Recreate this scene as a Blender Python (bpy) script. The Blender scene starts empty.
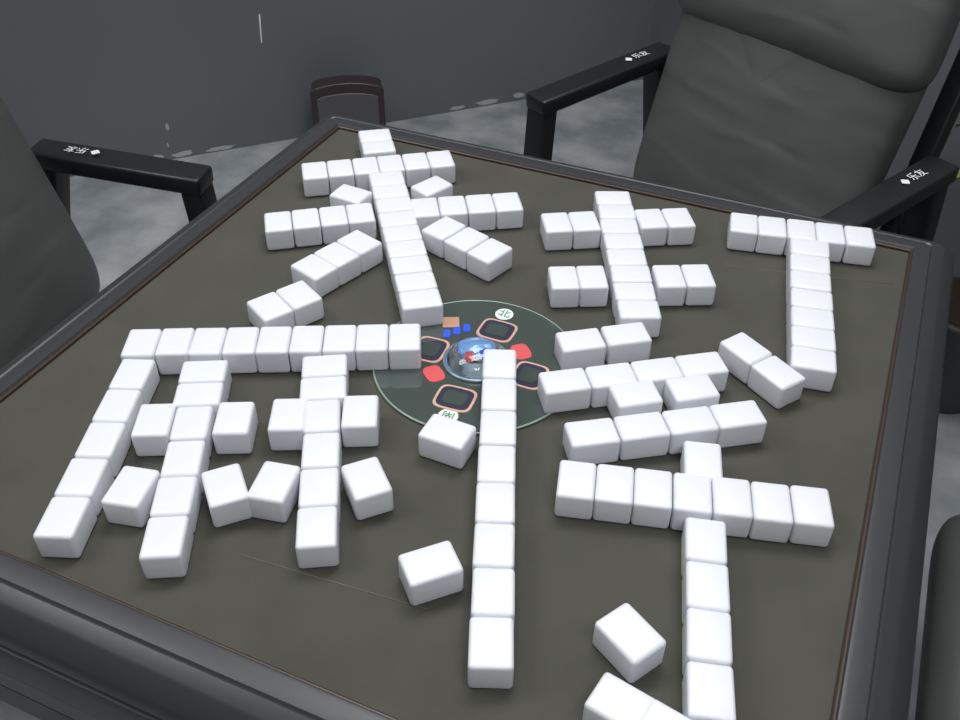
import bpy, bmesh, math, numpy as np
from mathutils import Vector, Matrix
ZT=0.76
# ---------- camera pose (rotation vector, world to camera)
rv=np.array([2.2228,0.4724,-0.2112]);tt=np.array([-0.0084,-0.0083,2.4844])
th=np.linalg.norm(rv);k=rv/th
K=np.array([[0,-k[2],k[1]],[k[2],0,-k[0]],[-k[1],k[0],0]])
R=np.eye(3)+np.sin(th)*K+(1-np.cos(th))*K@K
C=-R.T@tt*0.42
W,L,T=.0358,.0475,.030
# ---------- materials
def mat(name,col,rough=.5,metal=0,noise=None,bump=None,coat=0,trans=0,emit=None,spec=.5,stretch=None):
    m=bpy.data.materials.new(name);m.use_nodes=True;nt=m.node_tree;b=nt.nodes['Principled BSDF']
    b.inputs['Base Color'].default_value=(*col,1);b.inputs['Roughness'].default_value=rough;b.inputs['Metallic'].default_value=metal
    b.inputs['Coat Weight'].default_value=coat;b.inputs['Transmission Weight'].default_value=trans
    b.inputs['Specular IOR Level'].default_value=spec
    if emit:b.inputs['Emission Color'].default_value=(*emit[0],1);b.inputs['Emission Strength'].default_value=emit[1]
    tc=nt.nodes.new('ShaderNodeTexCoord')
    if noise:
        sc,col2,lo,hi=noise
        n=nt.nodes.new('ShaderNodeTexNoise');n.inputs['Scale'].default_value=sc;n.inputs['Detail'].default_value=6
        nt.links.new(tc.outputs['Object'],n.inputs['Vector'])
        r=nt.nodes.new('ShaderNodeValToRGB');r.color_ramp.elements[0].position=lo;r.color_ramp.elements[1].position=hi
        r.color_ramp.elements[0].color=(*col,1);r.color_ramp.elements[1].color=(*col2,1)
        nt.links.new(n.outputs['Fac'],r.inputs['Fac']);nt.links.new(r.outputs['Color'],b.inputs['Base Color'])
    prev=None
    for bp_,vec in ((bump,None),(stretch,(1.0,1.0,3.2))):
        if not bp_:continue
        sc,st,dist=bp_
        n=nt.nodes.new('ShaderNodeTexNoise');n.inputs['Scale'].default_value=sc;n.inputs['Detail'].default_value=4
        if vec:
            mp=nt.nodes.new('ShaderNodeMapping');mp.inputs['Scale'].default_value=vec;n.inputs['Detail'].default_value=1;n.inputs['Distortion'].default_value=.4
            nt.links.new(tc.outputs['Object'],mp.inputs['Vector']);nt.links.new(mp.outputs['Vector'],n.inputs['Vector'])
        else:nt.links.new(tc.outputs['Object'],n.inputs['Vector'])
        bb=nt.nodes.new('ShaderNodeBump');bb.inputs['Strength'].default_value=st;bb.inputs['Distance'].default_value=dist
        nt.links.new(n.outputs['Fac'],bb.inputs['Height'])
        if prev:nt.links.new(prev.outputs['Normal'],bb.inputs['Normal'])
        nt.links.new(bb.outputs['Normal'],b.inputs['Normal']);prev=bb
    return m
M_tile=mat('tile_white',(.715,.735,.79),.38,coat=.1)
M_felt=mat('felt',(.063,.062,.053),.95,noise=(14,(.074,.073,.062),.3,.7),bump=(900,.3,.0005),spec=.2)
M_crease=mat('felt_crease',(.12,.115,.10),.9)
M_rim=mat('rim_plastic',(.033,.035,.039),.38,bump=(600,.15,.0003))
M_side=mat('side_plastic',(.050,.055,.059),.40)
M_black=mat('black_plastic',(.010,.011,.013),.4)
M_pip=mat('piping',(.045,.026,.020),.4)
M_leather=mat('leather',(.072,.080,.077),.42,noise=(5,(.088,.096,.092),.3,.7),bump=(260,.2,.0006),stretch=(5,.6,.012))
M_wall=mat('wall_paint',(.115,.127,.137),.42,noise=(1.2,(.140,.154,.165),.3,.7),bump=(60,.03,.001))
M_floor=mat('floor_tile',(.22,.245,.265),.2,noise=(6,(.46,.48,.50),.38,.72))
M_ceil=mat('ceiling',(.7,.7,.7),.8)
M_lamp=mat('lamp',(1,1,1),.5,emit=((1,1,1),4))
M_white=mat('white_print',(.8,.8,.8),.5)
M_chip=mat('paint_chip',(.42,.43,.44),.6)
def obj(name,verts,faces,m,parent=None,smooth=False):
    me=bpy.data.meshes.new(name);me.from_pydata([tuple(v) for v in verts],[],faces);me.update()
    o=bpy.data.objects.new(name,me);bpy.context.collection.objects.link(o);me.materials.append(m)
    if smooth:
        for p in me.polygons:p.use_smooth=True
    if parent:o.parent=parent
    return o
def empty(name,loc=(0,0,0),rot=0):
    e=bpy.data.objects.new(name,None);bpy.context.collection.objects.link(e);e.location=loc;e.rotation_euler=(0,0,rot);e.empty_display_size=.1;return e
def rbox(name,sx,sy,sz,loc,m,parent=None,bev=.004,seg=3,rot=(0,0,0)):
    bm=bmesh.new();bmesh.ops.create_cube(bm,size=1)
    bmesh.ops.scale(bm,vec=(sx,sy,sz),verts=bm.verts)
    if bev:bmesh.ops.bevel(bm,geom=bm.edges[:],offset=bev,segments=seg,profile=.5,affect='EDGES')
    me=bpy.data.meshes.new(name);bm.to_mesh(me);bm.free();me.materials.append(m)
    for p in me.polygons:p.use_smooth=True
    o=bpy.data.objects.new(name,me);bpy.context.collection.objects.link(o);o.location=loc;o.rotation_euler=rot
    if parent:o.parent=parent
    return o
# ---------- tiles
bm=bmesh.new();bmesh.ops.create_cube(bm,size=1);bmesh.ops.scale(bm,vec=(W-.0007,L-.0007,T),verts=bm.verts)
bmesh.ops.bevel(bm,geom=bm.edges[:],offset=.0038,segments=4,profile=.5,affect='EDGES')
bv=[v.co.copy() for v in bm.verts];bf=[[v.index for v in fc.verts] for fc in bm.faces];bm.free()
TV,TF=[],[];rng=np.random.RandomState(3)
def tile(x,y,a,jit=.6,sx=1,sy=1):  # a: direction of the SHORT axis, degrees
    a=math.radians(a+rng.uniform(-jit,jit));c,s=math.cos(a),math.sin(a);n=len(TV)
    x+=rng.uniform(-.0004,.0004);y+=rng.uniform(-.0004,.0004)
    for v in bv:TV.append((x+v.x*sx*c-v.y*sy*s,y+v.x*sx*s+v.y*sy*c,ZT+T/2+.0006+v.z))
    for q in bf:TF.append([i+n for i in q])
A0=np.array((.3232,-.7373));FC=.9953
def row(A,B,pat,fac=FC):
    A=np.array(A[:2],float);B=np.array(B[:2],float)
    A=A0+(A-A0)*fac;B=A0+(B-A0)*fac
    d=B-A;ln=np.hypot(*d);d=d/ln;a=math.degrees(math.atan2(d[1],d[0]))
    nom=sum(W if q=='w' else L for q in pat);sc=ln/nom;ts=min(max(sc,.93),1.04)
    p=0
    for q in pat:
        w=(W if q=='w' else L)*sc;c=A+d*(p+w/2);p+=w
        if q=='w':tile(c[0],c[1],a,sx=ts)
        else:tile(c[0],c[1],a+90,sy=ts)
row((-.341,.391),(-.298,.331),'ww')
row((-.369,.238),(-.197,.361),'w'*6)
row((-.2645,.284),(-.077,.025),'w'*9)
row((-.341,.104),(-.228,.186),'w'*4)
row((-.188,.213),(-.065,.290),'w'*4)
row((-.204,.133),(-.237,.027),'w'*3)
row((-.209,.006),(-.245,-.060),'w'*2)
row((-.147,.193),(-.037,.158),'w'*3)
row((.036,.364),(.152,.107),'w'*8)
row((-.019,.250),(.043,.286),'ww');row((.088,.309),(.150,.344),'ww')
row((.031,.139),(.092,.1695),'ww');row((.143,.194),(.205,.224),'ww')
row((.082,.029),(.166,.089),'ll')
row((.197,.353),(.371,.389),'w'*5)
row((.297,.352),(.342,.096),'w'*7)
row((-.340,-.162),(-.056,-.022),'w'*9)
row((-.308,-.177),(-.219,-.401),'l'*5)
row((-.243,-.151),(-.1215,-.381),'wwllll')
row((-.135,-.092),(-.008,-.318),'wwllll')
for p in ((-.235,-.246),(-.166,-.212),(-.120,-.186),(-.058,-.153)):
    q=A0+(np.array(p)-A0)*FC;tile(q[0],q[1],26)
row((.030,-.007),(.173,-.364),'l'*8)
row((.090,-.041),(.253,.072),'l'*4)
row((.140,-.101),(.304,.010),'l'*4)
row((.150,-.157),(.386,-.092),'w'*7)
row((.261,-.056),(.2735,-.104),'l')
row((.286,-.150),(.335,-.336),'l'*4)
row((.2500,.1125),(.3280,.0605),'ll',1)
row((.252,-.3480),(.3283,-.3620),'ll',1)
for x,y,a in ((-.195,-.327,13),(-.119,-.291,46),(-.081,-.270,11),(-.007,-.232,47),(.0335,-.146,89),(.088,-.2940,135),(.260,-.291,60),(-.275,.209,86),(-.187,.272,157),(.183,-.019,126),(.233,.013,126)):
    tile(x,y,a,sx=1.02,sy=1.01)
obj('mahjong_tiles',TV,TF,M_tile,smooth=True)
# ---------- table
tab=empty('mahjong_table')
def rsq(h,r,z,seg=6):
    out=[]
    for q,(sx,sy) in enumerate(((1,1),(-1,1),(-1,-1),(1,-1))):
        for i in range(seg+1):
            a=math.radians(90*q+90*i/seg);out.append((sx*(h-r)+r*math.cos(a),sy*(h-r)+r*math.sin(a),z))
    return out
def loft(name,prof,m,parent,cap0=False,cap1=False,smooth=True,ang=35):
    V,F=[],[]
    for h,r,z in prof:V+=rsq(h,r,z)
    n=28
    for j in range(len(prof)-1):
        for i in range(n):
            a=j*n+i;b=j*n+(i+1)%n;F.append((a,b,b+n,a+n))
    if cap0:F.append(tuple(reversed(range(n))))
    if cap1:F.append(tuple(range((len(prof)-1)*n,len(prof)*n)))
    o=obj(name,V,F,m,parent,smooth)
    if smooth:
        bpy.context.view_layer.objects.active=o;o.select_set(True)
        bpy.ops.object.shade_smooth_by_angle(angle=math.radians(ang));o.select_set(False)
    return o
loft('felt_top',[(.415,.004,ZT-.02),(.4205,.004,ZT-.012),(.4205,.004,ZT)],M_felt,tab,cap1=True,smooth=False)
loft('rim_frame',[(.4195,.003,ZT-.01),(.4195,.003,ZT+.005),(.421,.004,ZT+.007),(.424,.006,ZT+.0075),(.440,.010,ZT+.0055),(.442,.010,ZT+.0035),(.444,.010,ZT+.0050),(.456,.013,ZT+.001),(.459,.013,ZT-.001),(.472,.016,ZT-.014),(.4745,.018,ZT-.018),(.476,.02,ZT-.024),(.476,.02,ZT-.030),(.472,.02,ZT-.033)],M_rim,tab,ang=22)
loft('piping',[(.4165,.002,ZT),(.4165,.002,ZT+.003),(.418,.003,ZT+.0045),(.4205,.003,ZT+.0045),(.4205,.003,ZT)],M_pip,tab)
loft('side_band',[(.466,.02,ZT-.030),(.466,.02,ZT-.040),(.475,.022,ZT-.042),(.478,.022,ZT-.047),(.478,.022,ZT-.080),(.474,.022,ZT-.084),(.466,.022,ZT-.085),(.466,.022,ZT-.090),(.474,.022,ZT-.092),(.472,.022,ZT-.125),(.462,.02,ZT-.130)],M_side,tab)
loft('machine_body',[(.45,.02,ZT-.12),(.470,.022,ZT-.133),(.468,.022,ZT-.175),(.43,.03,ZT-.195),(.34,.05,ZT-.25),(.30,.05,ZT-.27)],M_black,tab,cap1=True)
loft('pedestal',[(.13,.03,ZT-.265),(.11,.03,ZT-.45),(.11,.03,.08),(.16,.03,.05)],M_black,tab)
for i in range(4):
    a=math.radians(45+90*i)
    rbox('foot_%d'%(i+1),.42,.08,.05,(.27*math.cos(a),.27*math.sin(a),.027),M_black,tab,bev=.012,rot=(0,0,a))
for i,(a,b) in enumerate((((.21,.29),(.405,.335)),((-.078,-.334),(.098,-.318)))):
    d=(b[0]-a[0],b[1]-a[1]);rbox('felt_crease_%d'%(i+1),math.hypot(*d),.0009,.0004,((a[0]+b[0])/2,(a[1]+b[1])/2,ZT+.0002),M_crease,tab,bev=0,rot=(0,0,math.atan2(d[1],d[0])))
def cyl(name,r0,r1,z0,z1,c,m,parent,seg=96,bev=0):
    V=[];F=[]
    prof=[(r0,z0),(r1,z1)] if not bev else [(r0,z0),(r1,z1-bev),(r1-bev*.3,z1-bev*.3),(r1-bev,z1)]
    for r,z in prof:
        for i in range(seg):
            a=2*math.pi*i/seg;V.append((c[0]+r*math.cos(a),c[1]+r*math.sin(a),z))
    for j in range(len(prof)-1):
        for i in range(seg):
            F.append((j*seg+i,j*seg+(i+1)%seg,(j+1)*seg+(i+1)%seg,(j+1)*seg+i))
    F.append(tuple((len(prof)-1)*seg+i for i in range(seg)));F.append(tuple(reversed(range(seg))))
    return obj(name,V,F,m,parent)
def torus(name,R0,r,c,z,m,parent,seg=96):
    bpy.ops.mesh.primitive_torus_add(major_radius=R0,minor_radius=r,major_segments=seg,minor_segments=10,location=(c[0],c[1],z))
    o=bpy.context.object;o.name=name;o.data.materials.append(m);o.parent=parent
    for p in o.data.polygons:p.use_smooth=True
    return o
DC=(.004,-.010)
M_disc=mat('disc_acrylic',(.060,.078,.072),.08,coat=.7)
M_dedge=mat('disc_edge',(.24,.33,.28),.2,coat=.5)
M_gold=mat('rose_gold',(.66,.42,.34),.35,metal=.2)
M_disp=mat('display',(.045,.045,.075),.08,coat=.8)
M_red=mat('red_led',(.45,.06,.07),.3,emit=((.9,.18,.18),.3))
M_blue=mat('blue_led',(.03,.08,.6),.3,emit=((.03,.1,.9),.3))
M_well=mat('well',(.22,.34,.48),.2,coat=.5,emit=((.10,.32,.80),.45))
M_lbl=mat('label_white',(.75,.8,.76),.5)
M_green=mat('print_green',(.03,.2,.12),.5)
M_tan=mat('tan_patch',(.50,.28,.19),.5)
M_glass=mat('dome_glass',(.85,.92,.95),.03,trans=1)
cyl('disc_plate',.112,.112,ZT+.0003,ZT+.003,DC,M_disc,tab,bev=.001)
torus('disc_edge',.1115,.0013,DC,ZT+.002,M_dedge,tab)
cyl('dice_well',.034,.032,ZT+.0031,ZT+.0045,DC,M_well,tab,bev=.001)
torus('dome_ring',.035,.002,DC,ZT+.0045,mat('ring_chrome',(.25,.34,.38),.25,metal=.5),tab)
V=[];F=[];sg=48
for j in range(9):
    e=math.radians(90*j/8);r=.0325*math.cos(e);z=ZT+.005+.018*math.sin(e)
    for i in range(sg):V.append((DC[0]+r*math.cos(2*math.pi*i/sg),DC[1]+r*math.sin(2*math.pi*i/sg),z))
for j in range(8):
    for i in range(sg):F.append((j*sg+i,j*sg+(i+1)%sg,(j+1)*sg+(i+1)%sg,(j+1)*sg+i))
F.append(tuple(reversed(range(sg))))
obj('dice_dome',V,F,M_glass,tab,True)
rbox('die_1',.009,.009,.009,(DC[0]-.004,DC[1]-.008,ZT+.0105),M_red,tab,bev=.0015,rot=(0,0,.5))
rbox('die_2',.009,.009,.009,(DC[0]+.009,DC[1]+.002,ZT+.0105),M_blue,tab,bev=.0015,rot=(0,0,1.1))
def rpoly(name,c,sx,sy,ang,z,th,m,parent,r=.3):
    V=[];n=24;F=[]
    for zz in (z,z+th):
        for i in range(n):
            a=2*math.pi*i/n;ca,sa=math.cos(a),math.sin(a)
            x=sx/2*math.copysign(abs(ca)**r,ca);y=sy/2*math.copysign(abs(sa)**r,sa)
            V.append((c[0]+x*math.cos(ang)-y*math.sin(ang),c[1]+x*math.sin(ang)+y*math.cos(ang),zz))
    for i in range(n):F.append((i,(i+1)%n,n+(i+1)%n,n+i))
    F.append(tuple(range(n,2*n)));F.append(tuple(reversed(range(n))))
    return obj(name,V,F,m,parent)
Z=ZT+.003
for i,P in enumerate(((.0037,.0480),(-.0503,-.0138),(.0653,-.0098),(.0088,-.0754))):
    an=math.atan2(P[1]-DC[1],P[0]-DC[0])+math.pi/2
    rpoly('display_frame_%d'%(i+1),P,.042,.037,an,Z,.0012,M_gold,tab,.45)
    rpoly('display_glass_%d'%(i+1),P,.0365,.0315,an,Z+.0003,.0013,M_disp,tab,.45)
    rpoly('display_inner_%d'%(i+1),P,.0245,.0205,an,Z+.0008,.0012,M_disc,tab,.45)
for i,P in enumerate(((-.0285,-.0485),(.0424,.0243))):
    rpoly('red_button_%d'%(i+1),P,.026,.020,math.atan2(P[1]-DC[1],P[0]-DC[0])+math.pi/2,Z,.001,M_red,tab,.6)
for i,P in enumerate(((-.0454,.0197),(-.0375,.0293),(-.0295,.0383))):
    rpoly('blue_button_%d'%(i+1),P,.008,.014,.4,Z,.001,M_blue,tab,.6)
rpoly('tan_patch',(-.0505,.0410),.019,.019,.45,Z,.0005,M_tan,tab,.1)
def text(name,s,loc,size,rot,m,parent):
    cu=bpy.data.curves.new(name,'FONT');cu.body=s;cu.size=size;cu.align_x='CENTER';cu.align_y='CENTER';cu.extrude=.0001;cu.materials.append(m)
    o=bpy.data.objects.new(name,cu);bpy.context.collection.objects.link(o);o.location=loc;o.rotation_euler=rot
    if parent:o.parent=parent
    return o
for i,(P,s) in enumerate((((-.0008,.080),'北'),((.0133,-.102),'南'))):
    cyl('wind_label_%d'%(i+1),.0105,.0105,Z,Z+.0006,P,M_lbl,tab,32)
    text('wind_text_%d'%(i+1),s,(P[0],P[1],Z+.001),.015,(0,0,math.atan2(P[1]-DC[1],P[0]-DC[0])-math.pi/2),M_green,tab)
# ---------- chairs
def cushion(name,w,h,t,m,parent,loc,rot,e=.22,bulge=.0,taper=0,wr=0,nu=96,nv=32):
    V=[];F=[]
    for j in range(nv+1):
        ph=-math.pi/2+math.pi*j/nv
        for i in range(nu):
            a=2*math.pi*i/nu
            sp=lambda x,p:math.copysign(abs(x)**p,x)
            cp=sp(math.cos(ph),e*2.0)
            x=w/2*sp(math.cos(a),e)*cp;z=h/2*sp(math.sin(a),e)*cp;y=t/2*sp(math.sin(ph),.75)
            x*=1+taper*z/h
            y+=bulge*((2*x/w)**2-1)+wr*math.sin(z*90+3*x)*math.exp(-((z/h-.3)/.12)**2)
            V.append((x,y,z))
    for j in range(nv):
        for i in range(nu):
            F.append((j*nu+i,j*nu+(i+1)%nu,(j+1)*nu+(i+1)%nu,(j+1)*nu+i))
    o=obj(name,V,F,m,parent,True);o.location=loc;o.rotation_euler=rot;return o
def bar(name,p,q,w,t,m,parent,bev=.006):
    p,q=Vector(p),Vector(q);d=q-p
    o=rbox(name,w,t,d.length,(p+q)/2,m,parent,bev=bev)
    z=d.normalized();x=Vector((1,0,0)) if abs(z.x)<.9 else Vector((0,1,0));y=z.cross(x).normalized();x=y.cross(z)
    o.rotation_euler=Matrix((x,y,z)).transposed().to_euler();return o
def chair(loc,rot,arm0=-.13,ax=.30,arm1=.22,by=0,bz=0):
    c=empty('leather_armchair',loc,rot)   # local: -Y is forward, +Y back
    cushion('seat_cushion',.50,.42,.12,M_leather,c,(0,-.08,.40),(math.pi/2,0,0),e=.2)
    lean=.28
    cushion('backrest',.48,.60,.11,M_leather,c,(0,.172+by,.735+bz),(-lean,0,0),e=.20,bulge=.02,taper=.03,wr=.004)
    cushion('head_pillow',.50,.30,.12,M_leather,c,(0,.212+by,.938+bz),(-lean,0,0),e=.26,bulge=.02,taper=-.06,wr=.003)
    for s,n in ((-1,'left'),(1,'right')):
        x=s*ax
        bar('armrest_'+n,(x,arm0,.675),(x,arm1,.675+.015*(arm1-arm0)/.35),.055,.03,M_black,c)
        bar('front_leg_'+n,(x,arm0+.02,.67),(x,arm0-.02,.0),.05,.035,M_black,c)
        bar('rear_leg_'+n,(x,arm1-.03,.68),(x,.30,.0),.05,.035,M_black,c)
        bar('seat_rail_'+n,(x,arm0,.33),(x,.24,.31),.04,.05,M_black,c)
        bar('back_post_'+n,(x*.90,.13+by*.5,.34),(x*.78,.37+by,1.0),.035,.03,M_black,c)
        text('arm_text_'+n,'乐友',(x,arm1-.08,.7035),.020,(0,0,math.pi/2),M_white,c)
        rpoly('arm_mark_'+n,(x,arm1-.113),.012,.012,math.pi/4,.7020,.001,M_white,c,.2)
    for y,nm in ((arm0,'front'),(.24,'rear')):
        bar('cross_rail_'+nm,(-ax,y,.32),(ax,y,.32),.05,.04,M_black,c)
    return c
pv=np.array((.883,-.47));uv=np.array((.47,.883))
P=pv*-.285+uv*.722
chair((P[0],P[1],0),math.atan2(uv[1],uv[0])-math.pi/2)
chair((-.712,.003,0),math.pi/2+.19,arm0=-.160,ax=.290,arm1=.140,by=-.038,bz=.022)
chair((.85,.10,0),-math.pi/2)
# ---------- room
Q=np.array((-.457,2.555));e1=np.array((-.695,-.72));e2=np.array((.72,-.695));H=2.8
LX,LY=4.4,4.6
def P2(a,b):return Q+e1*a+e2*b
def wall(name,a,b,m=M_wall,z1=H):
    A=P2(*a);B=P2(*b);d=(B-A)/np.hypot(*(B-A));nrm=np.array((d[1],-d[0]));cen=P2(LX/2,LY/2)
    if np.dot(cen-A,nrm)>0:nrm=-nrm
    A2,B2=A-d*.12+nrm*.12,B+d*.12+nrm*.12;A1,B1=A-d*.12,B+d*.12
    V=[(*A1,0),(*B1,0),(*B2,0),(*A2,0),(*A1,z1),(*B1,z1),(*B2,z1),(*A2,z1)]
    return obj(name,V,[(0,1,2,3),(4,7,6,5),(0,4,5,1),(1,5,6,2),(2,6,7,3),(3,7,4,0)],m)
wb=wall('wall_back',(0,0),(LX,0));wall('wall_right',(0,0),(0,LY));wall('wall_left',(LX,0),(LX,LY));wall('wall_front',(0,LY),(LX,LY))
wa=math.atan2(e2[1],e2[0])
def onwall(a,z):
    p=P2(a,0)+e2*.0008;return (p[0],p[1],z)
sa=np.dot(np.array((-1.446,1.634))-Q,e1)+.010
rbox('paint_scratch',.002,.004,.085,onwall(sa,.368),M_white,wb,bev=.0005,rot=(-.06,0,wa))
sb=np.dot(np.array((-1.629,1.349))-Q,e1)
def chip(i,a,z,w,h,seed):
    r=np.random.RandomState(seed);n=14;V=[];F=[]
    for q in range(n):
        t=2*math.pi*q/n;rr=.55+.45*r.rand();u=a+w/2*rr*math.cos(t);zz=max(.001,z+h/2*rr*math.sin(t));p=P2(u,0)+e2*.0008;V.append((p[0],p[1],zz))
    obj('paint_chip_%d'%i,V,[tuple(range(n))],M_chip,wb)
i=0
for a,z,w,h in ((sb,.11,.014,.034),(sb+.01,.05,.008,.02),(sb-.03,.012,.09,.022),(sb-.15,.010,.11,.016),(sb+.05,.012,.05,.03),(sb-.95,.012,.07,.016),(sb-1.06,.014,.12,.020),(sb-1.18,.02,.05,.024),(sb-1.25,.01,.09,.016)):
    i+=1;chip(i,a,z,w,h,i)
def slab(name,z0,z1,m):
    c=[P2(-.12,-.12),P2(LX+.12,-.12),P2(LX+.12,LY+.12),P2(-.12,LY+.12)]
    V=[(*p,z0) for p in c]+[(*p,z1) for p in c]
    return obj(name,V,[(0,1,2,3),(4,7,6,5),(0,4,5,1),(1,5,6,2),(2,6,7,3),(3,7,4,0)],m)
slab('floor',-.1,0,M_floor);slab('ceiling',H,H+.1,M_ceil)
# waste bin with arched front
M_mar=mat('maroon_plastic',(.040,.026,.030),.4);M_bing=mat('bin_grey',(.085,.082,.088),.45)
bn=empty('waste_bin',(-1.168,1.652,0),math.radians(32));bn.scale=(.96,1,1.1)
def arch(w,z0,zs,rise,n=14):
    pts=[(-w/2,z0),(w/2,z0)]
    for q in range(n+1):
        t=q/n;x=w/2-w*t;pts.append((x,zs+rise*math.sin(math.pi*t)**.6))
    return pts
def prism(name,pts,y0,y1,m,parent,bev=.004):
    bm=bmesh.new();a=[bm.verts.new((x,y0,z)) for x,z in pts];b=[bm.verts.new((x,y1,z)) for x,z in pts];n=len(pts)
    bm.faces.new(a);bm.faces.new(list(reversed(b)))
    for q in range(n):bm.faces.new((a[q],b[q],b[(q+1)%n],a[(q+1)%n]))
    bmesh.ops.recalc_face_normals(bm,faces=bm.faces[:])
    me=bpy.data.meshes.new(name);bm.to_mesh(me);bm.free();me.materials.append(m)
    o=bpy.data.objects.new(name,me);bpy.context.collection.objects.link(o);o.parent=parent
    md=o.modifiers.new('b','BEVEL');md.width=bev;md.segments=3;md.limit_method='ANGLE'
    return o
prism('body',arch(.225,0,.185,.018),-.035,.035,M_mar,bn,.006)
prism('front_frame',arch(.232,.0,.188,.02),-.045,-.033,M_mar,bn,.004)
prism('front_panel',arch(.195,.02,.166,.014),-.049,-.043,M_bing,bn,.003)
# plant
M_leaf=mat('leaf',(.08,.17,.03),.45,noise=(12,(.25,.32,.05),.4,.7));M_pot=mat('pot',(.05,.05,.052),.5);M_soil=mat('soil',(.03,.02,.015),.9)
pl=empty('potted_plant',(.630,1.165,0))
cyl('pot',.08,.11,.0,.24,(0,0),M_pot,pl,48,bev=.006);cyl('soil',.095,.095,.2395,.243,(0,0),M_soil,pl,32)
V=[];F=[]
for i in range(34):
    a=i*2.4;ln=.33+.22*((i*37)%10)/10;sp=.07+.10*((i*53)%10)/10
    n0=len(V)
    for j in range(9):
        t=j/8;r=sp*t**1.4+.015;z=.24+ln*math.sin(t*1.9)*.95;w=.020*math.sin(math.pi*min(1,t*.93+.07))**.7+.001
        cx,cy=r*math.cos(a),r*math.sin(a)
        V+=[(cx-w*math.sin(a),cy+w*math.cos(a),z),(cx,cy,z-.006),(cx+w*math.sin(a),cy-w*math.cos(a),z)]
    for j in range(8):
        b=n0+j*3;F+=[(b,b+1,b+4,b+3),(b+1,b+2,b+5,b+4)]
obj('leaves',V,F,M_leaf,pl,True)
# lamps
def lamp(x,y,w,h,e,rot):
    o=rbox('ceiling_light',w,h,.03,(x,y,H-.016),M_lamp,bev=.004,rot=(0,0,rot))
    l=bpy.data.lights.new('lamp','AREA');l.shape='RECTANGLE';l.size=w;l.size_y=h;l.energy=e;l.color=(1,.99,.98)
    lo=bpy.data.objects.new('lamp_emitter',l);bpy.context.collection.objects.link(lo);lo.location=(0,0,-.03);lo.parent=o
rr=math.atan2(e1[1],e1[0])
lamp(-.10,.65,1.3,.7,24,rr);lamp(-1.5,-.6,1.3,.7,15,rr);lamp(.9,-1.1,1.3,.7,18,rr)
w=bpy.data.worlds.new('World');bpy.context.scene.world=w;w.use_nodes=True
w.node_tree.nodes['Background'].inputs[0].default_value=(.5,.52,.55,1);w.node_tree.nodes['Background'].inputs[1].default_value=.5
cam=bpy.data.cameras.new('camera');co=bpy.data.objects.new('camera',cam);bpy.context.collection.objects.link(co)
cam.lens=951/960*36;cam.sensor_width=36;cam.clip_start=.01
Mx=Matrix(((R[0][0],-R[1][0],-R[2][0]),(R[0][1],-R[1][1],-R[2][1]),(R[0][2],-R[1][2],-R[2][2])))
co.matrix_world=Matrix.Translation((C[0],C[1],C[2]+ZT))@Mx.to_4x4()
bpy.context.scene.camera=co
bpy.context.scene.view_settings.view_transform='Standard'
